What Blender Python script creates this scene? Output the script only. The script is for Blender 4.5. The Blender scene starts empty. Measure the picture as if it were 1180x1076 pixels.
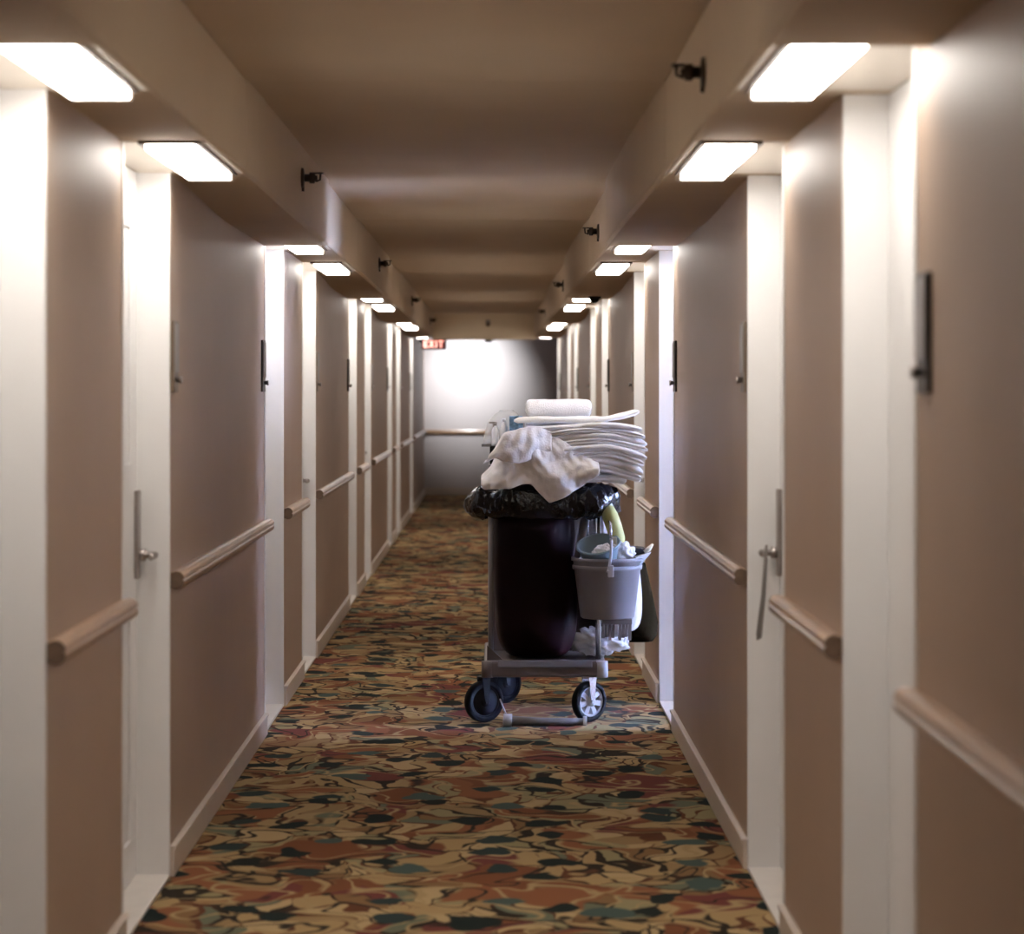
import bpy, math, random
from mathutils import Vector, Matrix, noise

random.seed(7)
sc = bpy.context.scene
PI = math.pi

# ------------------------------------------------------------------ camera
EYE = 1.55
F_PX, W_PX, H_PX = 3000.0, 1180.0, 1076.0
cam_data = bpy.data.cameras.new('camera')
cam = bpy.data.objects.new('camera', cam_data)
sc.collection.objects.link(cam)
cam.location = (0, 0, EYE)
cam.rotation_euler = (PI / 2, 0, 0)
cam_data.sensor_width = 36.0
cam_data.lens = F_PX / W_PX * 36.0
cam_data.shift_x = 21.3 / W_PX
cam_data.shift_y = -88.0 / W_PX
cam_data.clip_end = 200
cam_data.dof.use_dof = True
cam_data.dof.focus_distance = 12.3
cam_data.dof.aperture_fstop = cam_data.lens / 1000.0 / 0.027
sc.camera = cam

# ------------------------------------------------------------------ world, exposure
world = bpy.data.worlds.new('world')
sc.world = world
world.use_nodes = True
bg = world.node_tree.nodes['Background']
bg.inputs[0].default_value = (0.62, 0.74, 1.0, 1)
bg.inputs[1].default_value = 1.0
sc.view_settings.view_transform = 'Standard'
sc.view_settings.look = 'None'
sc.view_settings.gamma = 1.0
sc.view_settings.use_curve_mapping = False
sc.view_settings.exposure = 0.2
sc.cycles.max_bounces = 10
sc.cycles.diffuse_bounces = 6
sc.cycles.glossy_bounces = 4

LENS_POWER = 17.0
LENS_COLOR = (1.0, 0.938, 0.865)

# daylight falling in through the window of the guest room with the open door
dl = bpy.data.lights.new('window_daylight', 'AREA')
dl.shape = 'RECTANGLE'; dl.size = 1.7; dl.size_y = 2.1
dl.energy = 2900; dl.color = (0.45, 0.58, 1.0)
dlo = bpy.data.objects.new('window_daylight', dl)
sc.collection.objects.link(dlo)
dlo.location = (4.75, 12.2, 1.25)
dlo.rotation_euler = (0, PI / 2, 0)      # shines towards -X

# wall washer in the end lobby
sp = bpy.data.lights.new('lobby_spot_light', 'SPOT')
sp.energy = 290; sp.color = (0.93, 0.96, 1.0); sp.spot_size = math.radians(72); sp.spot_blend = 1.0
sp.shadow_soft_size = 0.05
spo = bpy.data.objects.new('lobby_spot_light', sp)
sc.collection.objects.link(spo)
spo.location = (-0.38, 37.2, 2.43)
d = Vector((-0.36, 38.75, 1.76)) - spo.location
spo.rotation_euler = d.to_track_quat('-Z', 'Y').to_euler()

# ------------------------------------------------------------------ helpers
C = sc.collection
WLOC = {}

class MB:
    def __init__(self): self.v = []; self.f = []; self.sm = []
    def add(self, vs, fs, smooth=False):
        o = len(self.v); self.v += [tuple(p) for p in vs]
        self.f += [tuple(i + o for i in f) for f in fs]; self.sm += [smooth] * len(fs)
        return self
    def box(self, x0, x1, y0, y1, z0, z1):
        x0, x1 = sorted((x0, x1)); y0, y1 = sorted((y0, y1)); z0, z1 = sorted((z0, z1))
        return self.add([(x0,y0,z0),(x1,y0,z0),(x1,y1,z0),(x0,y1,z0),(x0,y0,z1),(x1,y0,z1),(x1,y1,z1),(x0,y1,z1)],
                 [(0,3,2,1),(4,5,6,7),(0,1,5,4),(1,2,6,5),(2,3,7,6),(3,0,4,7)])
    def loft(self, rings, cap=True, closed=True, smooth=True):
        n = len(rings[0]); vs = [p for r in rings for p in r]; fs = []
        m = n if closed else n - 1
        for i in range(len(rings) - 1):
            for j in range(m):
                k = (j + 1) % n
                fs.append((i*n+j, i*n+k, (i+1)*n+k, (i+1)*n+j))
        self.add(vs, fs, smooth)
        if cap and closed:
            o = len(self.v) - len(vs)
            self.f.append(tuple(o + j for j in reversed(range(n)))); self.sm.append(False)
            self.f.append(tuple(o + (len(rings)-1)*n + j for j in range(n))); self.sm.append(False)
        return self
    def tube(self, pts, r, n=10, cap=True):
        pts = [Vector(p) for p in pts]; rings = []
        rr = r if isinstance(r, (list, tuple)) else [r] * len(pts)
        up = None
        for i, p in enumerate(pts):
            t = (pts[min(i+1, len(pts)-1)] - pts[max(i-1, 0)]).normalized()
            if up is None: up = Vector((0,0,1)) if abs(t.z) < .9 else Vector((0,1,0))
            a = (up - t * up.dot(t)).normalized(); b = t.cross(a); up = a
            rings.append([p + (a*math.cos(2*PI*j/n) + b*math.sin(2*PI*j/n)) * rr[i] for j in range(n)])
        return self.loft(rings, cap)
    def lathe(self, prof, center, axis=(0,0,1), n=24, cap=True):
        """prof: list of (radius, height) along axis"""
        ax = Vector(axis).normalized(); c = Vector(center)
        a = ax.orthogonal().normalized(); b = ax.cross(a)
        rings = [[c + ax*h + (a*math.cos(2*PI*j/n) + b*math.sin(2*PI*j/n))*r for j in range(n)] for r, h in prof]
        return self.loft(rings, cap)
    def grid(self, fn, nu, nv, smooth=True):
        vs = [fn(i/nu, j/nv) for j in range(nv+1) for i in range(nu+1)]
        fs = [(j*(nu+1)+i, j*(nu+1)+i+1, (j+1)*(nu+1)+i+1, (j+1)*(nu+1)+i) for j in range(nv) for i in range(nu)]
        return self.add(vs, fs, smooth)

def mesh_obj(name, mb, mat, parent=None, loc=None, bevel=0, seg=2, solid=0, sub=0):
    """verts are world coordinates; origin goes to parent's world place, or to loc, or to the base centre"""
    if parent is not None: o0 = WLOC[parent.name]
    elif loc is not None: o0 = Vector(loc)
    else:
        xs = [p[0] for p in mb.v]; ys = [p[1] for p in mb.v]; zs = [p[2] for p in mb.v]
        o0 = Vector(((min(xs)+max(xs))/2, (min(ys)+max(ys))/2, min(zs)))
    me = bpy.data.meshes.new(name)
    me.from_pydata([tuple(Vector(p) - o0) for p in mb.v], [], mb.f)
    me.polygons.foreach_set('use_smooth', mb.sm)
    me.update()
    me.materials.append(mat)
    o = bpy.data.objects.new(name, me); C.objects.link(o)
    if parent is not None: o.parent = parent
    else: o.location = o0
    WLOC[o.name] = o0
    import bmesh
    b = bmesh.new(); b.from_mesh(me); bmesh.ops.recalc_face_normals(b, faces=b.faces); b.to_mesh(me); b.free()
    if solid:
        m = o.modifiers.new('thickness', 'SOLIDIFY'); m.thickness = solid; m.offset = 0
    if bevel:
        m = o.modifiers.new('bevel', 'BEVEL'); m.width = bevel; m.segments = seg; m.limit_method = 'ANGLE'
    if sub:
        m = o.modifiers.new('sub', 'SUBSURF'); m.levels = sub; m.render_levels = sub
    return o

def thing(name, loc, label=None, cat=None, group=None, kind=None):
    o = bpy.data.objects.new(name, None); C.objects.link(o)
    o.location = loc; o.empty_display_size = .1; WLOC[o.name] = Vector(loc)
    tag(o, label, cat, group, kind)
    return o

def tag(o, label=None, cat=None, group=None, kind=None):
    if label: o['label'] = label
    if cat: o['category'] = cat
    if group: o['group'] = group
    if kind: o['kind'] = kind
    return o

ORD = ['first', 'second', 'third', 'fourth', 'fifth', 'sixth', 'seventh', 'eighth', 'ninth', 'tenth', 'eleventh']

# ------------------------------------------------------------------ materials
def mat(name, color, rough=.5, metal=0, var=.06, scale=8, bump=0, bscale=60, spec=.5, sheen=0, coat=0, stretch=(1,1,1)):
    m = bpy.data.materials.new(name); m.use_nodes = True
    nt = m.node_tree; p = nt.nodes['Principled BSDF']
    p.inputs['Roughness'].default_value = rough; p.inputs['Metallic'].default_value = metal
    p.inputs['Specular IOR Level'].default_value = spec
    if sheen: p.inputs['Sheen Weight'].default_value = sheen
    if coat: p.inputs['Coat Weight'].default_value = coat; p.inputs['Coat Roughness'].default_value = .15
    tc = nt.nodes.new('ShaderNodeTexCoord'); mp = nt.nodes.new('ShaderNodeMapping')
    mp.inputs['Scale'].default_value = stretch
    nt.links.new(tc.outputs['Object'], mp.inputs['Vector'])
    nz = nt.nodes.new('ShaderNodeTexNoise'); nz.inputs['Scale'].default_value = scale; nz.inputs['Detail'].default_value = 5
    nt.links.new(mp.outputs[0], nz.inputs['Vector'])
    cr = nt.nodes.new('ShaderNodeValToRGB')
    cr.color_ramp.elements[0].position = .3; cr.color_ramp.elements[1].position = .7
    cr.color_ramp.elements[0].color = (*[c*(1-var) for c in color], 1)
    cr.color_ramp.elements[1].color = (*[min(1, c*(1+var)) for c in color], 1)
    nt.links.new(nz.outputs[0], cr.inputs[0]); nt.links.new(cr.outputs[0], p.inputs['Base Color'])
    if bump:
        n2 = nt.nodes.new('ShaderNodeTexNoise'); n2.inputs['Scale'].default_value = bscale; n2.inputs['Detail'].default_value = 3
        nt.links.new(mp.outputs[0], n2.inputs['Vector'])
        bp = nt.nodes.new('ShaderNodeBump'); bp.inputs['Strength'].default_value = bump; bp.inputs['Distance'].default_value = .01
        nt.links.new(n2.outputs[0], bp.inputs['Height']); nt.links.new(bp.outputs[0], p.inputs['Normal'])
    return m

M = {}
M['wall'] = mat('taupe_wall_paint', (.40, .285, .208), .46, spec=.25, var=.03, scale=3, bump=.05, bscale=140)
M['ceiling'] = mat('cream_ceiling_paint', (.56, .445, .312), .75, var=.03, scale=2, bump=.05, bscale=90)
M['white'] = mat('white_gloss_paint', (.80, .79, .785), .35, var=.02, scale=4)
M['farwall'] = mat('white_wall_paint', (.55, .50, .49), .5, var=.02, scale=2)
M['base'] = mat('cream_skirting_paint', (.62, .53, .45), .35, var=.03, scale=6)
M['stone'] = mat('pale_marble', (.74, .69, .64), .3, var=.05, scale=9)
M['rail'] = mat('varnished_oak', (.37, .225, .128), .30, var=.25, scale=5, stretch=(8, .6, 8), coat=.3)
M['rail_end'] = mat('dark_end_grain', (.13, .08, .05), .6, var=.2, scale=40)
M['lock'] = mat('brushed_nickel', (.42, .38, .36), .3, 1.0, var=.08, scale=30)
M['bronze'] = mat('dark_bronze', (.055, .045, .04), .4, .4, var=.1)
M['signtan'] = mat('taupe_sign_metal', (.20, .15, .11), .4, .3, var=.08)
M['signface'] = mat('grey_sign_plastic', (.23, .20, .185), .35, var=.06)
M['frame_dark'] = mat('dark_lamp_frame', (.12, .09, .07), .4, .5, var=.1)
M['plate'] = mat('cream_lamp_plate', (.74, .66, .56), .4, var=.02)
M['sprinkler'] = mat('aged_brass', (.05, .035, .025), .45, .6, var=.15)
M['black'] = mat('black_plastic', (.010, .010, .011), .5, var=.1, spec=.2)
M['tyre'] = mat('black_rubber', (.008, .008, .010), .7, var=.15, spec=.12)
M['hub'] = mat('grey_wheel_plastic', (.55, .56, .60), .35, var=.05)
M['chrome'] = mat('zinc_steel', (.62, .63, .66), .25, 1.0, var=.06)
M['deck'] = mat('taupe_cart_plastic', (.12, .095, .088), .4, var=.05)
M['cart'] = mat('grey_cart_plastic', (.17, .158, .162), .4, var=.05)
M['bag'] = mat('burgundy_black_vinyl', (.0075, .0020, .0026), .45, var=.2, bump=.15, bscale=9, spec=.06)
M['liner'] = mat('black_bin_liner', (.004, .004, .005), .10, var=.1, bump=.9, bscale=22, spec=.4)
M['towel'] = mat('white_terry', (.88, .87, .87), .95, var=.04, scale=20, bump=.35, bscale=190, sheen=.3)
M['cloth'] = mat('white_cotton', (.86, .83, .815), .9, var=.05, scale=14, bump=.2, bscale=120, sheen=.2)
M['bucket'] = mat('grey_bucket_plastic', (.225, .215, .24), .38, var=.04)
M['bowl'] = mat('blue_grey_plastic', (.24, .33, .38), .3, var=.05)
M['tote'] = mat('dark_olive_canvas', (.007, .005, .0025), .9, spec=.0, var=.25, scale=12, bump=.2, bscale=60)
M['film'] = mat('white_polythene', (.80, .80, .84), .25, var=.05, bump=.5, bscale=26)
M['yellow'] = mat('yellow_green_cloth', (.42, .40, .14), .6, var=.1, bump=.15, bscale=40)
M['beige'] = mat('beige_plastic', (.66, .62, .48), .45, var=.05)
M['blue'] = mat('blue_printed_card', (.16, .29, .46), .5, var=.75, scale=45)
M['bristle'] = mat('grey_brush_fibre', (.19, .17, .17), .7, var=.25, scale=30)
M['red'] = None

def emis(name, color, strength):
    m = bpy.data.materials.new(name); m.use_nodes = True
    nt = m.node_tree; p = nt.nodes['Principled BSDF']
    p.inputs['Base Color'].default_value = (.9, .88, .85, 1)
    p.inputs['Emission Color'].default_value = (*color, 1); p.inputs['Emission Strength'].default_value = strength
    return m
M['lens'] = emis('opal_lamp_lens', LENS_COLOR, LENS_POWER)
M['red'] = emis('red_sign_letters', (1.0, .16, .09), 1.5)
M['redback'] = mat('dark_red_sign_face', (.12, .006, .005), .4)

def clear_plastic():
    m = bpy.data.materials.new('clear_polythene'); m.use_nodes = True
    nt = m.node_tree; p = nt.nodes['Principled BSDF']
    p.inputs['Base Color'].default_value = (.85, .86, .88, 1); p.inputs['Roughness'].default_value = .2
    p.inputs['Alpha'].default_value = .42
    nz = nt.nodes.new('ShaderNodeTexNoise'); nz.inputs['Scale'].default_value = 30
    bp = nt.nodes.new('ShaderNodeBump'); bp.inputs['Strength'].default_value = .6
    nt.links.new(nz.outputs[0], bp.inputs['Height']); nt.links.new(bp.outputs[0], p.inputs['Normal'])
    return m
M['clear'] = clear_plastic()

def glass():
    m = bpy.data.materials.new('window_glass'); m.use_nodes = True
    p = m.node_tree.nodes['Principled BSDF']
    p.inputs['Transmission Weight'].default_value = 1; p.inputs['Roughness'].default_value = 0; p.inputs['IOR'].default_value = 1.02
    return m
M['glass'] = glass()

def carpet():
    m = bpy.data.materials.new('patterned_carpet'); m.use_nodes = True
    nt = m.node_tree; N = nt.nodes; L = nt.links; p = N['Principled BSDF']
    p.inputs['Roughness'].default_value = 1.0; p.inputs['Specular IOR Level'].default_value = .1
    tc = N.new('ShaderNodeTexCoord')
    def warp(scale, amt, src, detail=1.0):
        w = N.new('ShaderNodeTexNoise'); w.inputs['Scale'].default_value = scale; w.inputs['Detail'].default_value = detail
        L.new(tc.outputs['Object'], w.inputs['Vector'])
        a = N.new('ShaderNodeVectorMath'); a.operation = 'SUBTRACT'; a.inputs[1].default_value = (.5, .5, .5); L.new(w.outputs['Color'], a.inputs[0])
        c = N.new('ShaderNodeVectorMath'); c.operation = 'MULTIPLY'; c.inputs[1].default_value = (amt[0], amt[1], 0); L.new(a.outputs[0], c.inputs[0])
        d = N.new('ShaderNodeVectorMath'); d.operation = 'ADD'; L.new(src, d.inputs[0]); L.new(c.outputs[0], d.inputs[1])
        return d.outputs[0]
    def scaled(src, s, off=(0, 0, 0)):
        mp = N.new('ShaderNodeMapping'); mp.inputs['Scale'].default_value = (*s, 1); mp.inputs['Location'].default_value = off
        L.new(src, mp.inputs['Vector']); return mp.outputs[0]
    def vor(src, feat='F1', rnd=.9):
        v = N.new('ShaderNodeTexVoronoi'); v.voronoi_dimensions = '2D'; v.feature = feat
        v.inputs['Scale'].default_value = 1.0; v.inputs['Randomness'].default_value = rnd; L.new(src, v.inputs['Vector']); return v
    def ramp(src, els, mode='LINEAR'):
        r = N.new('ShaderNodeValToRGB'); r.color_ramp.interpolation = mode; e = r.color_ramp.elements
        while len(e) < len(els): e.new(.5)
        for el, (pos, c) in zip(e, els): el.position = pos; el.color = (*c, 1) if len(c) == 3 else c
        L.new(src, r.inputs[0]); return r.outputs[0]
    def mix(f, a, b_):
        x = N.new('ShaderNodeMix'); x.data_type = 'RGBA'; L.new(f, x.inputs[0])
        for s_, i in ((a, 6), (b_, 7)):
            if hasattr(s_, 'links'): L.new(s_, x.inputs[i])
            else: x.inputs[i].default_value = (*s_, 1)
        return x.outputs[2]
    def red(col):
        q = N.new('ShaderNodeSeparateColor'); L.new(col, q.inputs[0]); return q.outputs[0]
    K, Wh = (0, 0, 0), (1, 1, 1)
    wp = warp(7.5, (.085, .12), warp(2.9, (.40, .60), tc.outputs['Object'], 1.0), .5)
    # petals
    pv = scaled(wp, (8.8, 5.8))
    v1, e1 = vor(pv), vor(pv, 'DISTANCE_TO_EDGE')
    petal = ramp(red(v1.outputs['Color']), [(0, (.40, .27, .13)), (.25, (.31, .20, .095)), (.45, (.47, .335, .175)), (.62, (.24, .135, .062)), (.76, (.30, .25, .13)), (.88, (.15, .155, .10))], 'CONSTANT')
    n1 = N.new('ShaderNodeTexNoise'); n1.inputs['Scale'].default_value = 3.0; n1.inputs['Detail'].default_value = 1; L.new(wp, n1.inputs['Vector'])
    ground = ramp(n1.outputs[0], [(0, (.020, .016, .012)), (.46, (.028, .020, .014)), (.52, (.12, .045, .022)), (1, (.15, .055, .028))])
    gn = N.new('ShaderNodeTexNoise'); gn.inputs['Scale'].default_value = 6.0; gn.inputs['Detail'].default_value = .5; L.new(tc.outputs['Object'], gn.inputs['Vector'])
    gm = N.new('ShaderNodeMath'); gm.operation = 'MULTIPLY_ADD'; gm.inputs[1].default_value = .42; gm.inputs[2].default_value = -.19; L.new(gn.outputs[0], gm.inputs[0])
    gap = N.new('ShaderNodeMath'); gap.operation = 'ADD'; L.new(e1.outputs['Distance'], gap.inputs[0]); L.new(gm.outputs[0], gap.inputs[1])
    col = mix(ramp(gap.outputs[0], [(.075, K), (.105, Wh)]), ground, petal)
    # vein line down each petal
    # sweeping rust patches with thin pale swirls
    n2 = N.new('ShaderNodeTexNoise'); n2.inputs['Scale'].default_value = 2.6; n2.inputs['Detail'].default_value = 1.0; L.new(scaled(wp, (1.3, 1.0), (5, 3, 0)), n2.inputs['Vector'])
    rust = ramp(red(vor(scaled(wp, (5, 3), (2, 9, 0))).outputs['Color']), [(0, (.20, .075, .035)), (.5, (.26, .105, .05)), (.8, (.17, .05, .04))], 'CONSTANT')
    col = mix(ramp(n2.outputs[0], [(.54, K), (.565, Wh)]), col, rust)
    sw = N.new('ShaderNodeTexNoise'); sw.inputs['Scale'].default_value = 4.0; sw.inputs['Detail'].default_value = .5; L.new(scaled(wp, (1.2, 1.2), (1, 7, 0)), sw.inputs['Vector'])
    col = mix(ramp(sw.outputs[0], [(.475, K), (.492, Wh), (.508, Wh), (.525, K)]), col, (.40, .28, .14))
    col = mix(ramp(sw.outputs[0], [(.60, K), (.612, Wh), (.635, Wh), (.65, K)]), col, (.03, .022, .016))
    # dark and green seed shapes
    v3 = vor(scaled(warp(6.0, (.16, .24), tc.outputs['Object'], 1.5), (3.3, 2.8), (3, 1, 0)), rnd=.95)
    seedc = ramp(red(v3.outputs['Color']), [(0, (.014, .020, .018)), (.55, (.030, .045, .042)), (.75, (.07, .10, .085)), (.88, (.014, .016, .014))], 'CONSTANT')
    col = mix(ramp(v3.outputs['Distance'], [(.185, Wh), (.205, K)]), col, seedc)
    hs = N.new('ShaderNodeHueSaturation'); hs.inputs['Saturation'].default_value = 1.02; hs.inputs['Value'].default_value = .90; L.new(col, hs.inputs['Color'])
    L.new(hs.outputs[0], p.inputs['Base Color'])
    g = N.new('ShaderNodeTexNoise'); g.inputs['Scale'].default_value = 260; L.new(tc.outputs['Object'], g.inputs['Vector'])
    bp = N.new('ShaderNodeBump'); bp.inputs['Strength'].default_value = .4; bp.inputs['Distance'].default_value = .006
    L.new(g.outputs[0], bp.inputs['Height']); L.new(bp.outputs[0], p.inputs['Normal'])
    return m
M['carpet'] = carpet()

# ------------------------------------------------------------------ the corridor
XL, XR = -1.034, 0.825          # wall planes
SL, SR = -0.745, 0.505          # inner faces of the soffits
ZS, ZC = 2.245, 2.50            # soffit underside, ceiling
Y0, YH, YE = -2.5, 33.4, 38.75  # back wall, header beam, end wall
REC = 0.10                      # depth of the door recesses
RW = 1.06                       # width of a recess
PER = 6.8
def starts(first, second):
    r = [second - PER]
    k = 0
    while True:
        for a in (first, second):
            if a + PER*k + RW < YH: r.append(a + PER*k)
        k += 1
        if first + PER*k > YH: break
    return sorted(r)
LREC = starts(4.94, 7.24)
RREC = starts(5.07, 7.37)
OPEN_DOOR = 11.87
RLAMP = [y - .13 for y in RREC]   # the right lamps sit a little nearer than their doors

b = MB(); b.box(XL-.3, 5.2, Y0-.1, YE+.1, -.05, 0)
tag(mesh_obj('floor', b, M['carpet']), 'floor carpeted in tan, rust and dark green swirling leaves', 'floor', kind='structure')

ceil = thing('ceiling', (0, 15, ZC), 'cream painted ceiling with lowered soffits along both walls', 'ceiling', kind='structure')
STEP = .042                      # the long bays stand proud of the bays over the doors
mesh_obj('ceiling_panel', MB().box(XL-.3, 2.3, Y0-.1, YE+.1, ZC+STEP, ZC+.08), M['ceiling'], ceil)
mesh_obj('soffit', MB().box(XL-.25, SL-STEP, Y0, YH+.15, ZS, ZC+STEP), M['ceiling'], ceil, bevel=.010, seg=3)
mesh_obj('soffit', MB().box(SR+STEP, XR+.25, Y0, YH+.15, ZS, ZC+STEP), M['ceiling'], ceil, bevel=.010, seg=3)
def long_bays(recs):
    r = [y for y in recs]; out = [(Y0, r[0])]
    for i in range(0, len(r)):
        if i % 2 == 0: out.append((r[i] + RW, r[i+1] if i + 1 < len(r) else YH))
    return out
def taper_x(xf, xb, a, c):      # casing of a soffit, swelling slowly from its near end, ending square
    sg = 1 if xf > xb else -1
    m = MB(); R = []
    for u in [0, .08, .2, .35, .5, .7, .85, .95, 1]:
        y = a + min(1.9, c-a)*u; k = STEP*(u*u*(3-2*u))*1.0 + .0008
        R.append([(xb, y, ZC+STEP), (xf - sg*(STEP-k), y, ZC+STEP), (xf - sg*(STEP-k), y, ZS-k+.012), (xf - sg*(STEP-k) - sg*.012, y, ZS-k), (xb, y, ZS-k)])
    R.append([(xb, c, ZC+STEP), (xf, c, ZC+STEP), (xf, c, ZS-STEP+.012), (xf - sg*.012, c, ZS-STEP), (xb, c, ZS-STEP)])
    return m.loft(R, smooth=False)
for (a, c) in long_bays(LREC):
    mesh_obj('soffit_casing', taper_x(SL, XL-.001, a, c), M['ceiling'], ceil)
    m = MB(); R = []; e = c + .05 if c < YH else c
    for u in [0, .08, .2, .35, .5, .7, .85, .95, 1]:
        k = STEP*(u*u*(3-2*u)) + .0008; y = a + .05 + min(1.9, c-a)*u
        R.append([(SL-.03, y, ZC+STEP+.01), (SR+.03, y, ZC+STEP+.01), (SR+.03, y, ZC+STEP-k), (SL-.03, y, ZC+STEP-k)])
    R.append([(SL-.03, e, ZC+STEP+.01), (SR+.03, e, ZC+STEP+.01), (SR+.03, e, ZC), (SL-.03, e, ZC)])
    mesh_obj('ceiling_casing', m.loft(R, smooth=False), M['ceiling'], ceil)
for (a, c) in long_bays(RLAMP):
    mesh_obj('soffit_casing', taper_x(SR, XR+.001, a, c), M['ceiling'], ceil)
mesh_obj('header_beam', MB().box(SL-STEP, SR+STEP, YH, YH+.15, ZS-STEP, ZC+STEP), M['ceiling'], ceil, bevel=.01)

def wall_side(name, xw, o, recs, y_end, label):
    w = thing(name, (xw, 15, 0), label, 'wall', kind='structure')
    bb = thing('baseboard_' + name[5:], (xw, 15, 0), 'cream %s skirting board broken by the doorways' % name[5:], 'baseboard', kind='structure')
    segs = []; y = Y0
    for r in recs: segs.append((y, r)); y = r + RW
    segs.append((y, y_end))
    for (a, c) in segs:
        mesh_obj('wall_panel', MB().box(xw, xw + o*.16, a, c, 0, ZS), M['wall'], w)
        mesh_obj('baseboard_length', MB().box(xw, xw - o*.016, a+.002, c-.002, 0, .095).box(xw, xw - o*.022, a+.002, c-.002, .085, .098), M['base'], bb, bevel=.003)
    return segs
segL = wall_side('wall_left', XL, -1, LREC, YE, 'taupe left corridor wall between the doorways')
segR = wall_side('wall_right', XR, 1, RREC, YH+.15, 'taupe right corridor wall between the doorways')
# end of the corridor
tag(mesh_obj('wall_back', MB().box(XL-.2, XR+.2, Y0-.1, Y0, 0, ZC), M['wall']), 'taupe wall closing the corridor behind the viewer', 'wall', kind='structure')
tag(mesh_obj('wall_end', MB().box(XL-.2, 2.3, YE, YE+.1, 0, ZC), M['farwall']), 'bright white wall at the far end of the corridor', 'wall', kind='structure')
tag(mesh_obj('baseboard_end', MB().box(XL, 2.2, YE-.016, YE, 0, .11), M['base'], bevel=.003), 'pale skirting board along the white end wall', 'baseboard', kind='structure')
tag(mesh_obj('wall_lobby', MB().box(2.2, 2.3, YH+.15, YE, 0, ZC).box(XR+.16, 2.3, YH+.05, YH+.15, 0, ZC), M['farwall']), 'white side wall of the lobby beyond the header', 'wall', kind='structure')

def half_rail(xw, o, y0, y1, z):
    """wall rail: two rounded ribs with a groove, on a backing strip"""
    prof = [(0,.022),(.012,.026),(.022,.029),(.036,.026),(.045,.016),(.047,.006),(.042,.002),(.047,-.004),(.045,-.016),(.036,-.025),(.022,-.028),(.012,-.024),(0,-.020)]
    m = MB()
    m.loft([[(xw - o*n, yy, z + h) for n, h in prof] for yy in (y0, y1)], smooth=False)
    return m
for side, xw, o, segs in (('left', XL, -1, segL), ('right', XR, 1, segR)):
    vis = [s for s in segs if s[1] > 4.0]
    for i, (a, c) in enumerate(vis):
        if side == 'left' and c == YE: c = YE - .05
        h = thing('handrail', (xw, (a+c)/2, .915),
                  'varnished wooden handrail, %s from the viewer along the %s wall' % (ORD[i], side), 'handrail', 'wooden handrails along the corridor')
        half_rail_o = mesh_obj('rail', half_rail(xw, o, a+.004, c-.004, .945), M['rail'], h)
        mesh_obj('end_cap', half_rail(xw, o, a+.001, a+.004, .945), M['rail_end'], h)  # dark brown cap drawn in place of the hollow rail end
m = MB(); m.box(XL+.02, 2.1, YE-.045, YE, .91, .965)
tag(mesh_obj('handrail', m, M['rail'], bevel=.012), 'wooden handrail running across the white end wall', 'handrail', 'wooden handrails along the corridor')

# doors in their recesses
dn = 0
def door(side, i, xw, o, y0):
    global dn
    dn += 1
    y1 = y0 + RW; ym = (y0+y1)/2
    is_open = side == 'right' and abs(y0 - OPEN_DOOR) < .05
    t = thing('door_%d' % dn, (xw, ym, 0),
              ('white doorway standing open with daylight, third from the viewer on the right wall' if is_open else
               'white panelled door in its recess, %s from the viewer on the %s wall' % (ORD[i], side)), 'door', kind='structure')
    X = lambda n: xw + o*n
    for (a, c) in ((y0, y0+.022), (y1-.022, y1)):
        mesh_obj('jamb', MB().box(X(-.004), X(.16), a, c, 0, ZS), M['white'], t, bevel=.002)
    mesh_obj('threshold', MB().box(X(-.004), X(.16), y0+.022, y1-.022, 0, .012), M['stone'], t, bevel=.003)
    if is_open:
        s = mesh_obj('slab', MB().box(X(.17), X(1.08), y1-.062, y1-.022, .012, ZS-.004), M['white'], t, bevel=.002)
        mesh_obj('lock_plate', MB().box(X(.98), X(1.03), y1-.070, y1-.062, .96, 1.23), M['lock'], s)
        return
    f = REC
    s = mesh_obj('slab', MB().box(X(f), X(f+.045), y0+.024, y1-.024, .014, ZS-.002), M['white'], t, bevel=.002)
    for (z0, z1) in ((.13, .86), (1.30, 2.08)) if i % 2 == 0 else ():
        p = MB()
        for (a, c, e, g) in ((y0+.20, y1-.20, z0, z0+.025), (y0+.20, y1-.20, z1-.025, z1), (y0+.20, y0+.225, z0, z1), (y1-.225, y1-.20, z0, z1)):
            p.box(X(f), X(f-.010), a, c, e, g)
        mesh_obj('panel_moulding', p, M['white'], s, bevel=.003)
    far = i % 2 == 0                # paired doors: the second one of a pair latches at its far side
    yl, sg = (y1-.058, -1) if far else (y0+.058, 1)
    mesh_obj('lock_plate', MB().box(X(f), X(f-.014), yl-.027, yl+.027, .955, 1.235), M['lock'], s, bevel=.003)
    h = MB(); h.lathe([(.020,0),(.020,.018),(.011,.020),(.011,.052)], (X(f-.014), yl, 1.03), (-o,0,0), 14)
    h.tube([(X(f-.062), yl-sg*.006, 1.03), (X(f-.064), yl+sg*.022, 1.03), (X(f-.062), yl+sg*.10, 1.027)], [.011,.011,.009], 10)
    mesh_obj('lever', h, M['lock'], s)
for i, y in enumerate(LREC): door('left', i, XL, -1, y)
for i, y in enumerate(RREC): door('right', i, XR, 1, y)

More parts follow.
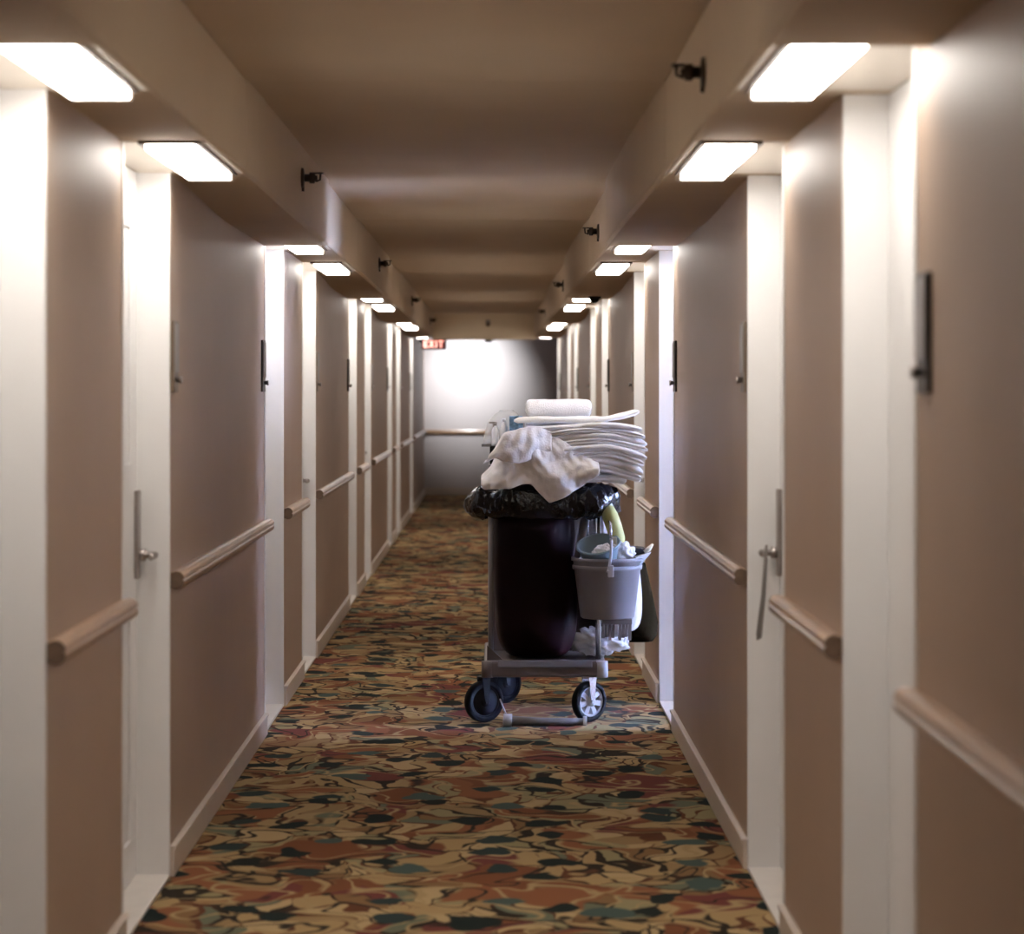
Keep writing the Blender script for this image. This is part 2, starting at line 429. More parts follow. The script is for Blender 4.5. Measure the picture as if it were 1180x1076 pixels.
# room signs beside the doors
def room_sign(xw, o, y0, label, plate):
    t = thing('room_sign', (xw, y0+.06, 1.545), label, 'sign', 'room signs beside the doors')
    X = lambda n: xw - o*n
    mesh_obj('back_plate', MB().box(X(0), X(.010), y0, y0+.12, 1.545, 1.775), M[plate], t, bevel=.002)
    mesh_obj('face_panel', MB().box(X(.010), X(.014), y0+.008, y0+.112, 1.61, 1.765), M['signface'], t)
    mesh_obj('button', MB().lathe([(.009,0),(.009,.012),(.013,.014),(.012,.020)], (X(.010), y0+.06, 1.585), (-o,0,0), 14), M['lock'], t)
for side, xw, o, recs in (('left', XL, -1, LREC), ('right', XR, 1, RREC)):
    n = 0
    for i, r in enumerate(recs):
        if r < 4: continue
        first = (i % 2 == 1)      # first door of a pair: sign before it, second: sign after it
        y = r - .17 if first else r + RW + .04
        room_sign(xw, o, y, 'dark room sign with a button, %s from the viewer on the %s wall' % (ORD[n], side) if first else 'taupe room sign with a button, %s from the viewer on the %s wall' % (ORD[n], side), 'bronze' if first else 'signtan'); n += 1

# lamps let into the soffits
def lamp(side, n, x0, x1, y0):
    xm = (x0+x1)/2; y1 = y0 + RW
    t = thing('ceiling_light', (xm, (y0+y1)/2, ZS), 'bright flush ceiling lamp, %s from the viewer in the %s soffit' % (ORD[n], side), 'lamp', 'soffit lamps above the doors')
    pl0, pl1 = (XL-.095, SL-STEP-.012) if side == 'left' else (SR+STEP+.012, XR+.095)
    m = MB()
    for a, c, e, g in ((pl0, x0-.014, y0+.005, y1-.005), (x1+.014, pl1, y0+.005, y1-.005)):
        m.box(a, c, e, g, ZS-.003, ZS)
    fr = MB()
    for a, c, e, g, h in ((x0-.014, x0, y0, y1, .010), (x1, x1+.014, y0, y1, .010), (x0, x1, y0, y0+.012, .010), (x0, x1, y1-.012, y1, .028)):
        fr.box(a, c, e, g, ZS-h, ZS)
    mesh_obj('frame', fr, M['frame_dark'], t)
    mesh_obj('trim_plate', m, M['plate'], t)  # strips paler than the soffit, on both sides of the lens
    mesh_obj('lens', MB().box(x0+.004, x1-.004, y0+.02, y1-.014, ZS-.025, ZS-.0005), M['lens'], t, bevel=.003)
for i, y in enumerate(LREC): lamp('left', i, -.975, -.832, y)
for i, y in enumerate(RLAMP): lamp('right', i, .592, .735, y)

# sidewall sprinklers
def sprinkler(xw, o, y, label):
    t = thing('sprinkler', (xw, y, 2.375), label, 'sprinkler', 'sprinklers on the soffit faces')
    z = 2.375; ax = (-o, 0, 0)
    mesh_obj('escutcheon', MB().lathe([(.040,0),(.038,.008),(.022,.012)], (xw, y, z), ax, 20), M['sprinkler'], t)
    mesh_obj('nozzle', MB().lathe([(.015,0),(.015,.03),(.022,.032),(.022,.05),(.010,.055),(.010,.062)], (xw, y, z), ax, 14), M['sprinkler'], t)
    mesh_obj('drain_pin', MB().tube([(xw - o*.006, y, z-.02), (xw - o*.006, y, z-.052)], .006, 6), M['sprinkler'], t)
    mesh_obj('frame_arm', MB().tube([(xw - o*.055, y, z-.014), (xw - o*.072, y, z-.008), (xw - o*.074, y, z+.018)], .004, 6), M['sprinkler'], t)
    d = MB().box(xw - o*.052, xw - o*.085, y-.022, y+.022, z+.016, z+.020)
    mesh_obj('deflector', d, M['sprinkler'], t)
for i, y in enumerate((10.1, 16.9, 23.7, 30.5)): sprinkler(SL, -1, y, 'dark sidewall sprinkler, %s from the viewer on the left soffit' % ORD[i])
for i, y in enumerate((6.75, 13.5, 20.3, 27.1)): sprinkler(SR+STEP, 1, y, 'dark sidewall sprinkler, %s from the viewer on the right soffit' % ORD[i])

# guest room behind the open doorway (only its daylight shows)
g = thing('wall_guest_room', (3, 12.5, 0), 'plain walls of the guest room behind the open doorway', 'wall', kind='structure')
mesh_obj('wall_panel', MB().box(XR+.16, 5.0, 9.9, 10.0, 0, 2.6), M['farwall'], g)
mesh_obj('wall_panel', MB().box(XR+.16, 5.0, 15.0, 15.1, 0, 2.6), M['farwall'], g)
mesh_obj('wall_panel', MB().box(4.6, 4.7, 10.0, 11.1, 0, 2.6).box(4.6, 4.7, 13.3, 15.0, 0, 2.6).box(4.6, 4.7, 11.1, 13.3, 0, .35).box(4.6, 4.7, 11.1, 13.3, 2.15, 2.6), M['farwall'], g)
mesh_obj('room_ceiling', MB().box(XR+.26, 5.0, 9.9, 15.1, 2.6, 2.65).box(XR+.10, XR+.27, 9.9, 15.1, ZC, 2.65), M['farwall'], g)
wn = thing('window_1', (4.65, 12.2, .35), 'guest room window letting daylight in', 'window', kind='structure')
f = MB()
for a, c, e, h in ((11.1, 11.16, .35, 2.15), (13.24, 13.3, .35, 2.15), (11.16, 13.24, .35, .41), (11.16, 13.24, 2.09, 2.15)): f.box(4.61, 4.69, a, c, e, h)
mesh_obj('window_frame', f, M['white'], wn)
mesh_obj('pane', MB().box(4.647, 4.653, 11.16, 13.24, .41, 2.09), M['glass'], wn)

# exit sign, hung under the left soffit at the header
t = thing('exit_sign', (-.765, YH-.06, 2.12), 'red lit EXIT sign in a black housing at the corridor end', 'exit sign')
hs = mesh_obj('housing', MB().box(-.925, -.605, YH-.09, YH-.03, 2.075, ZS-STEP), M['black'], t, bevel=.004)
mesh_obj('sign_face', MB().box(-.908, -.622, YH-.094, YH-.09, 2.090, 2.205), M['redback'], t)
def letter(ch, x, z, w, h, s, y):
    m = MB(); y0, y1 = y-.004, y
    B = lambda a, c, e, g: m.box(x+a, x+c, y0, y1, z+e, z+g)
    def diag(p, q):
        (ax, az), (bx, bz) = p, q
        m.add([(x+ax,y0,z+az),(x+ax+s,y0,z+az),(x+bx+s,y0,z+bz),(x+bx,y0,z+bz),(x+ax,y1,z+az),(x+ax+s,y1,z+az),(x+bx+s,y1,z+bz),(x+bx,y1,z+bz)],
              [(0,1,2,3),(7,6,5,4),(0,4,5,1),(1,5,6,2),(2,6,7,3),(3,7,4,0)])
    if ch == 'E':
        B(0,s,0,h); B(s,w,0,s); B(s,w*.9,h/2-s/2,h/2+s/2); B(s,w,h-s,h)
    elif ch == 'X':
        diag((0,0),(w-s,h)); diag((w-s,0),(0,h))
    elif ch == 'I': B(w/2-s/2,w/2+s/2,0,h)
    elif ch == 'T':
        B(w/2-s/2,w/2+s/2,0,h-s); B(0,w,h-s,h)
    return m
for ch, x, w in (('E', -.895, .058), ('X', -.825, .066), ('I', -.748, .030), ('T', -.705, .066)):
    mesh_obj('letter', letter(ch, x, 2.102, w, .090, .018, YH-.094), M['red'], t)
mesh_obj('mount', MB().box(-.96, -.925, YH-.085, YH-.035, 2.16, ZS-STEP), M['black'], t)

# small devices
t = thing('dome_camera', (.73, 18.28, ZS), 'small dark dome camera under the right soffit', 'camera')
mesh_obj('dome_base', MB().lathe([(.045,0),(.045,-.012),(.038,-.016)], (.70, 18.05, ZS-STEP-.001), (0,0,1), 18), M['black'], t)
mesh_obj('dome', MB().lathe([(.036,-.014),(.034,-.028),(.022,-.042),(.006,-.048)], (.70, 18.05, ZS-STEP), (0,0,1), 18), M['liner'], t)
t = thing('emergency_lamp', (-.07, YH-.04, 2.40), 'small dark emergency lamp on the header beam', 'lamp')
mesh_obj('lamp_body', MB().box(-.10, -.04, YH-.045, YH, 2.40, 2.46), M['signface'], t, bevel=.006)
mesh_obj('lamp_head', MB().lathe([(.014,0),(.026,.03),(.026,.036)], (-.07, YH-.04, 2.41), (0,-1,-.4), 14), M['frame_dark'], t)
t = thing('door_closer', (-.06, YH+.03, 2.20), 'small dark closer box under the header beam', 'closer')
mesh_obj('closer_box', MB().box(-.11, -.02, YH+.0, YH+.08, 2.17, ZS-STEP), M['black'], t, bevel=.008)
mesh_obj('closer_arm', MB().box(-.02, .02, YH+.02, YH+.05, 2.195, 2.21), M['black'], t)
t = thing('lobby_spotlight', (-.38, 37.2, ZC), 'round lobby spotlight aimed at the white end wall', 'lamp')
mesh_obj('can', MB().lathe([(.05,0),(.05,-.04)], (-.38, 37.2, ZC), (0,0,1), 18), M['white'], t)
mesh_obj('ring', MB().lathe([(.06,0),(.06,-.006)], (-.38, 37.2, ZC), (0,0,1), 18), M['plate'], t)

# narrow grey strip running down from the lever of the second near right door
yb = RREC[2] + RW - .16
xx = XR + REC - .062
m = MB()
m.loft([[(xx - o_ - w, yb - w2, z), (xx - o_ + w, yb + w2, z), (xx - o_ + w, yb + w2 + .003, z), (xx - o_ - w, yb - w2 + .003, z)]
        for z, o_, w, w2 in ((1.06, -.004, .006, .01), (1.01, -.002, .007, .012), (.96, .002, .008, .02), (.90, .006, .010, .03), (.84, .012, .013, .035), (.78, .018, .014, .035), (.76, .019, .012, .035))])
tag(mesh_obj('door_hanger', m, M['signface']), 'long grey tag hanging from the lever on the right door', 'tag')

# ------------------------------------------------------------------ housekeeping cart
nz = lambda x, y, z: noise.noise(Vector((x, y, z)))
cart = thing('housekeeping_cart', (.24, 12.55, 0), 'grey plastic housekeeping cart loaded with towels and bags', 'cart')
CA = lambda name, mb, m, par=cart, **k: mesh_obj(name, mb, M[m], par, **k)
CA('deck', MB().box(-.045, .525, 12.12, 13.05, .215, .29), 'deck', bevel=.012, seg=3)
CA('deck_lip', MB().box(.02, .46, 12.105, 12.125, .262, .296), 'cart', bevel=.005)
CA('corner_bumper', MB().lathe([(.028,0),(.028,.075)], (.505, 12.135, .215), (0,0,1), 16), 'hub')
CA('corner_bumper', MB().lathe([(.028,0),(.028,.075)], (-.028, 12.14, .214), (0,0,1), 16), 'deck')
for x, y, z1, mm in ((-.012, 12.19, 1.06, 'cart'), (.492, 12.22, 1.06, 'chrome'), (-.012, 13.0, 1.15, 'cart'), (.492, 13.0, 1.15, 'chrome')):
    CA('post', MB().tube([(x, y, .285), (x, y, z1)], .013, 12), mm)
CA('bracket', MB().add([(-.03,12.17,.29),(.045,12.17,.29),(-.03,12.17,.36),(-.03,12.21,.29),(.045,12.21,.29),(-.03,12.21,.36)], [(0,1,2),(5,4,3),(0,3,4,1),(1,4,5,2),(2,5,3,0)]), 'deck')
ring = [(-.012,12.19), (-.012,12.6), (.492,12.6), (.492,12.22), (.42,12.18), (.06,12.18), (-.012,12.19)]
CA('bag_ring', MB().tube([(x, y, 1.04) for x, y in ring], .011, 8), 'cart')
for z in (.32, .62, .90, 1.15):
    CA('shelf', MB().box(-.01, .49, 12.62, 13.02, z, z+.022), 'cart', bevel=.004)
CA('side_panel', MB().box(-.022, -.008, 12.62, 13.02, .29, 1.19), 'cart', bevel=.003)
CA('side_panel', MB().box(.49, .504, 12.62, 13.02, .29, 1.19), 'cart', bevel=.003)
CA('back_panel', MB().box(-.01, .49, 12.615, 12.63, .29, 1.17), 'deck')
CA('strut', MB().tube([(.432, 12.30, .94), (.415, 12.25, .86), (.392, 12.21, .77)], [.022, .02, .014], 10), 'cart')
CA('rod', MB().tube([(.445, 12.3, 1.04), (.443, 12.3, .80)], .007, 8), 'chrome')
CA('hanger_hook', MB().tube([(.50, 12.22, .98), (.53, 12.2, .97), (.545, 12.14, .93), (.545, 12.1, .86)], .007, 8), 'chrome')

def caster(cx, cy, yaw, r, bright):
    """swivel castor; yaw = direction of the axle seen from above"""
    ax = Vector((math.cos(yaw), math.sin(yaw), 0)); c = Vector((cx, cy, r))
    cs = thing('caster', (cx, cy, 0)); cs.parent = cart; cs.location = Vector((cx, cy, 0)) - WLOC[cart.name]
    w = .022
    tyre = [(r*.74,-w*.9),(r*.93,-w*.95),(r,-w*.5),(r,w*.5),(r*.93,w*.95),(r*.74,w*.9),(r*.74,-w*.9)]
    mesh_obj('tyre', MB().lathe(tyre, c, ax, 32, cap=False), M['tyre'], cs)
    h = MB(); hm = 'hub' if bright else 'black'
    h.lathe([(r*.66,-w*.7),(r*.76,-w*.75),(r*.76,w*.75),(r*.66,w*.7),(r*.66,-w*.7)], c, ax, 32, cap=False)
    h.lathe([(.006,-w*1.05),(r*.24,-w),(r*.24,w),(.006,w*1.05)], c, ax, 16)
    up = Vector((0,0,1)); sd = ax.cross(up)
    for k in range(7):
        a = 2*PI*k/7; dirv = up*math.cos(a) + sd*math.sin(a); tan = up*-math.sin(a) + sd*math.cos(a)
        p0, p1 = c + dirv*r*.2, c + dirv*r*.7
        vs = [p + tan*s*(.010 if q == 0 else .013) + ax*e*.012 for q, p in enumerate((p0, p1)) for s in (-1, 1) for e in (-1, 1)]
        h.add(vs, [(0,1,3,2),(4,6,7,5),(0,4,5,1),(2,3,7,6),(0,2,6,4),(1,5,7,3)])
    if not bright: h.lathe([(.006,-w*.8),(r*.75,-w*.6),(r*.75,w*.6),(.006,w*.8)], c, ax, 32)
    mesh_obj('wheel', h, M[hm], cs)
    f = MB()
    for e in (-1, 1):
        p = c + ax*e*(w + .006)
        q = Vector((cx, cy, .212)) + ax*e*(w + .004)
        off = sd * .018
        vs = []
        for (base, hw) in ((p, .010), (q + off*0, .022)):
            for s in (-1, 1):
                for k in (-1, 1): vs.append(base + sd*s*hw + ax*k*.0025)
        f.add(vs, [(0,1,3,2),(4,6,7,5),(0,4,5,1),(2,3,7,6),(0,2,6,4),(1,5,7,3)])
    f.lathe([(.03,0),(.03,.012)], (cx, cy, .203), (0,0,1), 16)
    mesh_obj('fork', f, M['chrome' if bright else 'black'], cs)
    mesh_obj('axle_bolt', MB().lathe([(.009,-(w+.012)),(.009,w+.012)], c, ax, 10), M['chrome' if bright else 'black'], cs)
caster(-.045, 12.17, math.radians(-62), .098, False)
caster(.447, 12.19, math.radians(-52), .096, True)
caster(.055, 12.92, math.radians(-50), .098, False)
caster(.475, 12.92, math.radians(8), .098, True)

# foot bar on the floor in front
t = thing('foot_bar', (.23, 12.06, 0), 'grey tube lying on the carpet between the front wheels', 'tube')
mesh_obj('bar', MB().tube([(.06, 12.03, .026), (.20, 12.03, .021), (.30, 12.04, .019), (.42, 12.05, .018)], [.024, .019, .017, .016], 12), M['cart'], t)
mesh_obj('collar', MB().tube([(.045, 12.03, .029), (.085, 12.03, .027)], .029, 14), M['hub'], t)
mesh_obj('end_plug', MB().tube([(.415, 12.05, .022), (.432, 12.05, .022)], .022, 12), M['hub'], t)
mesh_obj('wire', MB().tube([(.06, 12.03, .05), (.045, 12.035, .085), (.03, 12.04, .125)], .004, 6), M['hub'], t)

# ---- laundry bag
def sup(cx, cy, a, b, z, n=40, e=2.6, jit=0.0, f=3.0, ph=0.0):
    r = []
    for j in range(n):
        th = 2*PI*j/n; c, s = math.cos(th), math.sin(th)
        x = math.copysign(abs(c)**(2/e), c)*a; y = math.copysign(abs(s)**(2/e), s)*b
        k = 1 + jit*nz(c*f+ph, s*f, z*f)
        r.append((cx + x*k, cy + y*k, z))
    return r
m = MB(); R = []
for z, xa, xb, dy in ((.297,.10,.30,.12), (.302,.07,.335,.15), (.325,.045,.365,.175), (.37,.022,.385,.19), (.45,.008,.40,.2), (.60,-.002,.402,.2), (.76,-.004,.395,.2), (.90,-.004,.385,.2), (1.02,-.002,.39,.2)):
    R.append(sup((xa+xb)/2, 12.345, (xb-xa)/2, dy, z, jit=.05, f=2.5))
m.loft(R)
tag(mesh_obj('laundry_bag', m, M['bag'], sub=1), 'tall burgundy black laundry bag hanging on the cart front', 'bag')

# ---- black bin liner turned over the ring
m = MB(); R = []
prof = [(0.0, 1.00), (.0, 1.06), (.02, 1.085), (.05, 1.085), (.075, 1.07), (.09, 1.04), (.095, 1.01), (.085, .98), (.06, .955), (.03, .945), (.012, .95)]
N_ = 150
for i, (off, z) in enumerate(prof):
    ring_ = []
    for j in range(N_):
        th = 2*PI*j/N_; c, s = math.cos(th), math.sin(th)
        x = math.copysign(abs(c)**(2/3.2), c); y = math.copysign(abs(s)**(2/3.2), s)
        k = off * (1 + .45*nz(c*3.1, s*3.1, 7))
        side = 1.0 if c < -.4 else (.95 if c > .4 else .25)
        amp = min(1, off/.03)
        wob = .020*nz(c*9 + 3, s*9, z*24) + .011*nz(c*25, s*25 + 5, z*48)
        rr = k*side + amp*wob
        zz = z + amp*(.030*nz(c*4 + 9, s*4, z*3) + .010*nz(c*22, s*22, z*30)) + (.012 if c > .4 else 0)
        ring_.append((.235 + x*.272 + c*rr, 12.355 + y*.215 + s*rr*.5, zz))
    R.append(ring_)
m.loft(R, cap=False)
tag(mesh_obj('bin_liner', m, M['liner'], solid=.002), 'shiny black bin liner folded over the top of the laundry bag', 'liner')

# ---- towels
def folded(x0, x1, y0, y1, zc, t, seed, nx=34, mat_='towel', layers=2, wob=.006):
    """folded towel; zc(x) is its middle height; loft of stadium rings along x, open fold edges to the front"""
    m = MB(); R = []; hy = (y1-y0)/2; cy = (y0+y1)/2
    for i in range(nx+1):
        u = i/nx; x = x0 + (x1-x0)*u
        e = min(u*(x1-x0), (1-u)*(x1-x0)); k = 1.0
        tr = min(t*.6, .016)
        if e < tr: k = max(.45, math.sqrt(max(0, 1-(1-e/tr)**2)))
        ring_ = []
        prof = []
        L = layers
        for q in range(L):
            for a in (-.5, -.25, 0, .25, .5):
                zz = (q + .5 + a*.98)/L - .5
                yy = math.cos(a*PI)*.012 - (.006 if abs(a) == .5 and 0 < q + .5 + a < L else 0)
                prof.append((-hy - yy + .012, zz))
        prof.append((-hy*.3, .5)); prof.append((hy*.4, .5)); prof.append((hy, .3)); prof.append((hy, -.3)); prof.append((hy*.4, -.5)); prof.append((-hy*.3, -.5))
        for (py, pz) in prof:
            nn = nz(x*7 + seed*3.1, py*4, seed*1.7); n2 = nz(x*19 + seed, py*6, pz*2 + seed)
            fy = (wob*2.2*nz(x*5, seed*2.3, pz*.6) + wob*nz(x*16, seed*5.1, 0)) if py < 0 else 0
            ring_.append((x + .004*n2, cy + py + fy, zc(x) + pz*t*k + wob*nn + .003*n2))
        R.append(ring_)
    m.loft(R)
    return m

def curve(peak, xr_drop, xl_drop, xk=.50):
    def f(x):
        if x > xk: return peak - xr_drop*((x-xk)/.2)**1.6
        u = (xk-x)/.45
        return peak - xl_drop*u**2.0
    return f
# lower sagging towels to the topmost ones
spec = [ # x0, x1, y0, y1, peak, right drop, left drop, thickness
    (.30, .62, 12.12, 12.60, 1.140, .010, .10, .036),
    (.23, .685, 12.10, 12.60, 1.185, .050, .12, .040),
    (.18, .695, 12.09, 12.60, 1.222, .052, .12, .036),
    (.14, .700, 12.09, 12.60, 1.256, .052, .13, .034),
    (.11, .712, 12.09, 12.60, 1.287, .046, .12, .030),
    (.09, .718, 12.10, 12.60, 1.315, .038, .10, .028),
    (.07, .715, 12.11, 12.60, 1.341, .034, .085, .026),
    (.055, .705, 12.11, 12.60, 1.365, .028, .065, .024),
    (.05, .690, 12.12, 12.60, 1.388, .020, .050, .022),
]
for i, (x0, x1, y0, y1, pk, rd, ld, th) in enumerate(spec):
    o = mesh_obj('towel', folded(x0, x1, y0, y1, curve(pk, rd, ld), th, i+1.3, layers=1 + i % 2, wob=.008), M['towel'])
    tag(o, 'white folded towel, %s from the bottom of the stack on the cart' % ORD[i], 'towel', 'white towels stacked on the cart')
# flat towel with the turned-up corner on the very top
def topz(x): return 1.414 + (max(0, x-.52)/.16)**1.5*.035 - max(0, .2-x)*.08
o = mesh_obj('towel', folded(.10, .685, 12.22, 12.66, topz, .024, 21.0, layers=1, wob=.004), M['towel'])
tag(o, 'thin white towel with upturned right corner on top of the stack', 'towel', 'white towels stacked on the cart')
# neatly folded bath towels behind
zz = 1.172
for i, th in enumerate((.08, .08, .075, .085)):
    c = zz + th/2
    o = mesh_obj('bath_towel', folded(.147 + .004*i, .487 - .003*i, 12.68, 12.98, (lambda c: lambda x: c)(c), th, 30+i, layers=2 if i < 3 else 1, wob=.002), M['towel'])
    tag(o, ['thick bath towel at the foot of the rear pile', 'thick bath towel second in the rear pile', 'thick bath towel third in the rear pile', 'thick white folded bath towel topping the rear pile above the stack'][i], 'towel', 'bath towels piled at the back of the cart')
    zz += th + .005
# crumpled cloths sliding off on the left
def lerp(tab, x):
    for (a, fa), (b_, fb) in zip(tab, tab[1:]):
        if x <= b_: return fa + (fb-fa)*max(0, (x-a))/(b_-a)
    return tab[-1][1]
HEM = [(-.055,1.11),(-.04,1.092),(.03,1.093),(.086,1.097),(.14,1.118),(.175,1.118),(.215,1.07),(.256,1.028),(.29,1.038),(.33,1.06),(.38,1.09),(.418,1.11),(.49,1.165)]
TOP = [(-.055,1.150),(-.02,1.19),(.0,1.226),(.03,1.29),(.06,1.345),(.12,1.365),(.2,1.36),(.3,1.33),(.40,1.26),(.49,1.215)]
def drape(u, v):
    x = -.055 + .545*u
    zt, zb = lerp(TOP, x), lerp(HEM, x)
    z = zt + (zb-zt)*v
    fold = .020*nz(x*9 + z*5, z*3, 2.2) + .014*nz(x*6 - z*14, z*9, 4.4) + .006*nz(x*40, z*30, 1)
    y = 12.045 + .075*(1-v)**1.5 + fold*1.35 - .01*math.sin(v*PI)
    x2 = x + .010*nz(z*12, x*5, 8) * (1 if 0 < u < 1 else .5)
    return (x2, y, z + .006*nz(x*16, v*5, 3))
m = MB().grid(drape, 70, 34)
tag(mesh_obj('towel', m, M['cloth'], solid=.010, sub=1), 'crumpled white towel draped over the front with a pointed corner', 'towel', 'white towels stacked on the cart')
def drape2(u, v):
    x = .0 + .27*u
    zt = lerp([(-.1,1.25),(.0,1.265),(.05,1.352),(.12,1.378),(.3,1.385)], x); zb = zt - .055 - .11*math.sin(min(1, u*1.2)*PI*.8)
    z = zt + (zb-zt)*v
    return (x - .05*v*(1-u) , 12.015 + .05*(1-v)**2 + .035*u + .10*max(0, u-.55)**1 + .018*nz(x*14, z*16, 9) + .010*nz(x*30, z*22, 5), z + .008*nz(x*14, v*3, 6))
m = MB().grid(drape2, 40, 18)
tag(mesh_obj('hand_towel', m, M['cloth'], solid=.012, sub=1), 'rumpled hand towel slipping off the left end of the stack', 'towel', 'white towels stacked on the cart')

# ---- top left items
t = thing('bottle_caddy', (.08, 12.86, 1.172), 'dark caddy with bottles at the cart top left', 'caddy')
mesh_obj('caddy_body', MB().box(-.018, .135, 12.74, 12.98, 1.172, 1.278), M['black'], t, bevel=.004)
def bottle(x, y, z, r, h, label, colr, nozzle):
    t = thing('spray_bottle', (x, y, z), label, 'bottle', 'bottles in the caddy')
    mesh_obj('bottle_body', MB().lathe([(r*.9,0),(r,.01),(r,h*.6),(r*.85,h*.72),(r*.35,h*.86),(r*.35,h*.9)], (x,y,z), (0,0,1), 18), M[colr], t)
    mesh_obj('cap', MB().lathe([(r*.45,h*.88),(r*.45,h)], (x,y,z), (0,0,1), 14), M['hub' if not nozzle else 'signface'], t)
    if nozzle:
        mesh_obj('trigger', MB().box(x-.03, x+.01, y-.008, y+.008, z+h*.97, z+h*1.05).box(x-.012, x-.006, y-.006, y+.006, z+h*.82, z+h*.98), M['signface'], t)
bottle(.008, 12.80, 1.279, .019, .112, 'short white bottle with a dark trigger in the caddy', 'film', True)
bottle(.052, 12.79, 1.279, .018, .135, 'slim white bottle standing beside the blue box', 'film', False)
tag(mesh_obj('blue_box', MB().box(.078, .145, 12.75, 12.95, 1.279, 1.425), M['blue'], bevel=.003), 'blue and white printed carton on the cart top', 'carton')
m = MB(); R = []
for i in range(9):
    v = i/8; z = 1.285 + .165*v; k = math.sqrt(max(0.02, 1-(v*.96)**3))
    R.append([(.045 + (.095*k + .012*nz(math.cos(a)*2, math.sin(a)*2, v*4))*math.cos(a) + .02*v, 13.03 + .04*k*math.sin(a), z + .008*nz(math.cos(a)*3, math.sin(a)*3, v*5)) for a in [2*PI*j/28 for j in range(28)]])
m.loft(R)
tag(mesh_obj('plastic_bag', m, M['clear']), 'clear plastic bag puffed up behind the white bottles', 'bag')
mesh_obj('rear_tray', MB().box(-.06, .2, 12.985, 13.10, 1.27, 1.283), M['cart'], cart)

# ---- bucket side
BX, BY = .532, 12.17
t = thing('bucket', (BX, BY, .489), 'grey plastic bucket hanging at the right of the cart', 'bucket')
m = MB().lathe([(.118,.489),(.126,.495),(.160,.755),(.168,.757),(.168,.772),(.158,.772),(.154,.757),(.121,.503),(.001,.501)], (BX, BY, 0), (0,0,1), 40)
mesh_obj('bucket_body', m, M['bucket'], t)
mesh_obj('rim_band', MB().lathe([(.156,.715),(.162,.717),(.164,.735),(.160,.737)], (BX, BY, 0), (0,0,1), 40, cap=False), M['bucket'], t)
mesh_obj('pouring_lip', MB().add([(BX+.13,BY-.06,.772),(BX+.13,BY+.06,.772),(BX+.205,BY,.795),(BX+.15,BY-.05,.735),(BX+.15,BY+.05,.735)], [(0,3,2),(0,2,1),(1,2,4),(3,4,2)]), M['bucket'], t, solid=.004)
mesh_obj('handle', MB().tube([(BX-.005+.02*math.cos(a), BY-.176, .80+.085*math.sin(a)) for a in [PI*1.5-.3, PI*1.5+.2]] + [(BX+.01, BY-.17, .79), (BX+.012, BY-.165, .86)], .007, 8), M['hub'], t)
mesh_obj('handle_lug', MB().box(BX-.005, BY and BX+.022, BY-.182, BY-.160, .690, .745), M['hub'], t, bevel=.004)
# bowl leaning in the bucket
ax = Vector((-.16, -.42, 1)).normalized(); c0 = Vector((.487, 12.10, .835))
m = MB().lathe([(.062,-.115),(.070,-.112),(.096,-.008),(.104,-.004),(.104,.006),(.094,.004),(.066,-.100),(.001,-.102)], c0, ax, 36)
tag(mesh_obj('bowl', m, M['bowl']), 'small blue grey bowl tilted inside the grey bucket', 'bowl')
def lump(name, c, r, mat_, label, cat, seed, amp=.35, group=None, f=2.2, seg=26):
    m = MB(); R = []
    for i in range(1, seg):
        ph = PI*i/seg; row = []
        for j in range(seg*2):
            th = PI*j/seg; d_ = Vector((math.sin(ph)*math.cos(th), math.sin(ph)*math.sin(th), math.cos(ph)))
            k = 1 + amp*nz(d_.x*f+seed, d_.y*f, d_.z*f) + amp*.5*nz(d_.x*f*2.6, d_.y*f*2.6+seed, d_.z*f*2.6) + amp*.25*abs(nz(d_.x*9, d_.y*9, d_.z*9+seed))
            row.append((c[0]+d_.x*r[0]*k, c[1]+d_.y*r[1]*k, c[2]+d_.z*r[2]*k))
        R.append(row)
    m.loft(R)
    return tag(mesh_obj(name, m, M[mat_]), label, cat, group)
lump('cleaning_rag', (.590, 12.16, .790), (.060, .055, .055), 'towel', 'crumpled white rag spilling over the bucket rim', 'rag', 3.3)
lump('cleaning_rag', (.520, 12.10, .80), (.05, .04, .035), 'towel', 'pale rag lying in the blue grey bowl', 'rag', 8.3)
# white plastic sack behind the bucket
m = MB(); R = []
for z, xa, xb in ((.40,.55,.66), (.415,.53,.69), (.46,.51,.708), (.55,.50,.715), (.65,.50,.708), (.74,.52,.695), (.80,.55,.67)):
    R.append(sup((xa+xb)/2, 12.43, (xb-xa)/2, .07, z, n=36, e=2.2, jit=.12, f=4))
m.loft(R)
tag(mesh_obj('plastic_sack', m, M['film'], sub=1), 'white plastic sack hanging between bucket and dark tote', 'sack')
lump('plastic_wrap', (.50, 12.33, .362), (.115, .06, .062), 'film', 'crumpled white plastic wrap on the cart deck', 'plastic wrap', 5.1, amp=.5, f=3)
lump('plastic_wrap', (.585, 12.36, .385), (.05, .04, .05), 'film', 'small ball of white plastic under the bucket', 'plastic wrap', 9.7, amp=.55, f=3)
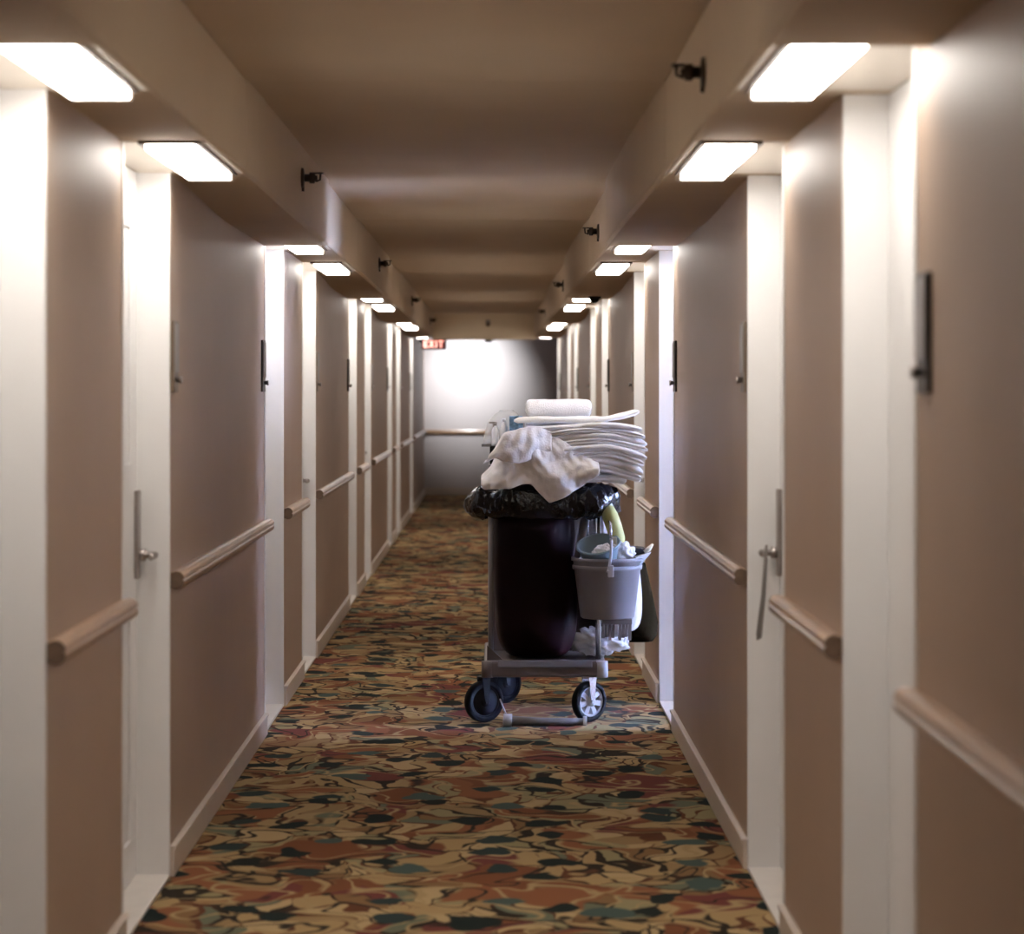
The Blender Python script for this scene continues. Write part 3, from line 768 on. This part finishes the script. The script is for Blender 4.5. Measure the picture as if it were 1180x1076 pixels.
# dark tote
t = thing('tote_bag', (.66, 12.62, .335), 'dark olive brown tote bag hanging beside the wall', 'bag')
m = MB(); R = []
for z, xa, xb, dy in ((.335,.53,.755,.05), (.34,.515,.772,.07), (.37,.505,.79,.085), (.43,.50,.795,.09), (.55,.505,.772,.085), (.66,.51,.748,.08), (.715,.515,.735,.07), (.722,.525,.725,.06)):
    R.append(sup((xa+xb)/2, 12.62, (xb-xa)/2, dy, z, n=40, e=4.5, jit=.02))
m.loft(R)
mesh_obj('tote_body', m, M['tote'], t)
mesh_obj('strap', MB().tube([(.52, 12.58, .71), (.515, 12.58, .82), (.507, 12.55, .95), (.51, 12.60, 1.03)], .010, 8), M['tote'], t)
m = MB().add([(.60,12.33,.735),(.71,12.33,.735),(.725,12.33,.80),(.615,12.33,.81),(.60,12.52,.735),(.71,12.52,.735),(.725,12.52,.80),(.615,12.52,.81)], [(0,1,2,3),(7,6,5,4),(0,4,5,1),(1,5,6,2),(3,2,6,7),(3,7,4,0)])
t = thing('dust_pan', (.66, 12.42, .735), 'dark blue dustpan resting on the tote behind the bucket', 'dustpan')
mesh_obj('pan', m, M['black'], t, bevel=.006)
mesh_obj('pan_edge', MB().tube([(.715, 12.328, .785), (.735, 12.328, .80), (.755, 12.328, .825)], [.010,.012,.005], 8), M['beige'], t)
# brush under the bucket
t = thing('scrub_brush', (.575, 12.13, .41), 'grey scrubbing brush with long bristles under the bucket', 'brush')
mesh_obj('brush_block', MB().box(.505, .645, 12.10, 12.15, .463, .487), M['bucket'], t, bevel=.004)
for k in range(9):
    x = .512 + .0155*k
    m = MB(); m.add([(x-.006,12.105,.463),(x+.006,12.105,.463),(x+.006,12.145,.463),(x-.006,12.145,.463),(x-.009,12.10,.40+.012*math.sin(k*2.1)),(x+.004,12.10,.40+.012*math.sin(k*2.1)),(x+.004,12.15,.40),(x-.009,12.15,.40)],
           [(0,1,2,3),(7,6,5,4),(0,4,5,1),(1,5,6,2),(2,6,7,3),(3,7,4,0)])
    mesh_obj('bristle_tuft', m, M['hub' if k in (4,) else 'bristle'], t)
# yellow-green rolled cloth
t = thing('rolled_cloth', (.565, 12.3, .82), 'yellow green rolled cloth clipped beside the black liner', 'cloth')
mesh_obj('roll', MB().tube([(.530, 12.2, 1.005), (.545, 12.19, .965), (.565, 12.18, .91), (.580, 12.18, .86), (.585, 12.18, .815)], [.030,.038,.038,.036,.030], 18), M['yellow'], t)
mesh_obj('white_cap', MB().tube([(.513, 12.2, 1.045), (.532, 12.2, 1.0)], [.022,.032], 16), M['film'], t)
mesh_obj('clip', MB().box(.543, .575, 12.12, 12.15, .822, .868), M['beige'], t, bevel=.004)
lump('plastic_wrap', (.515, 12.26, .92), (.016, .02, .07), 'film', 'twisted strip of clear plastic below the liner', 'plastic wrap', 2.7, amp=.5)
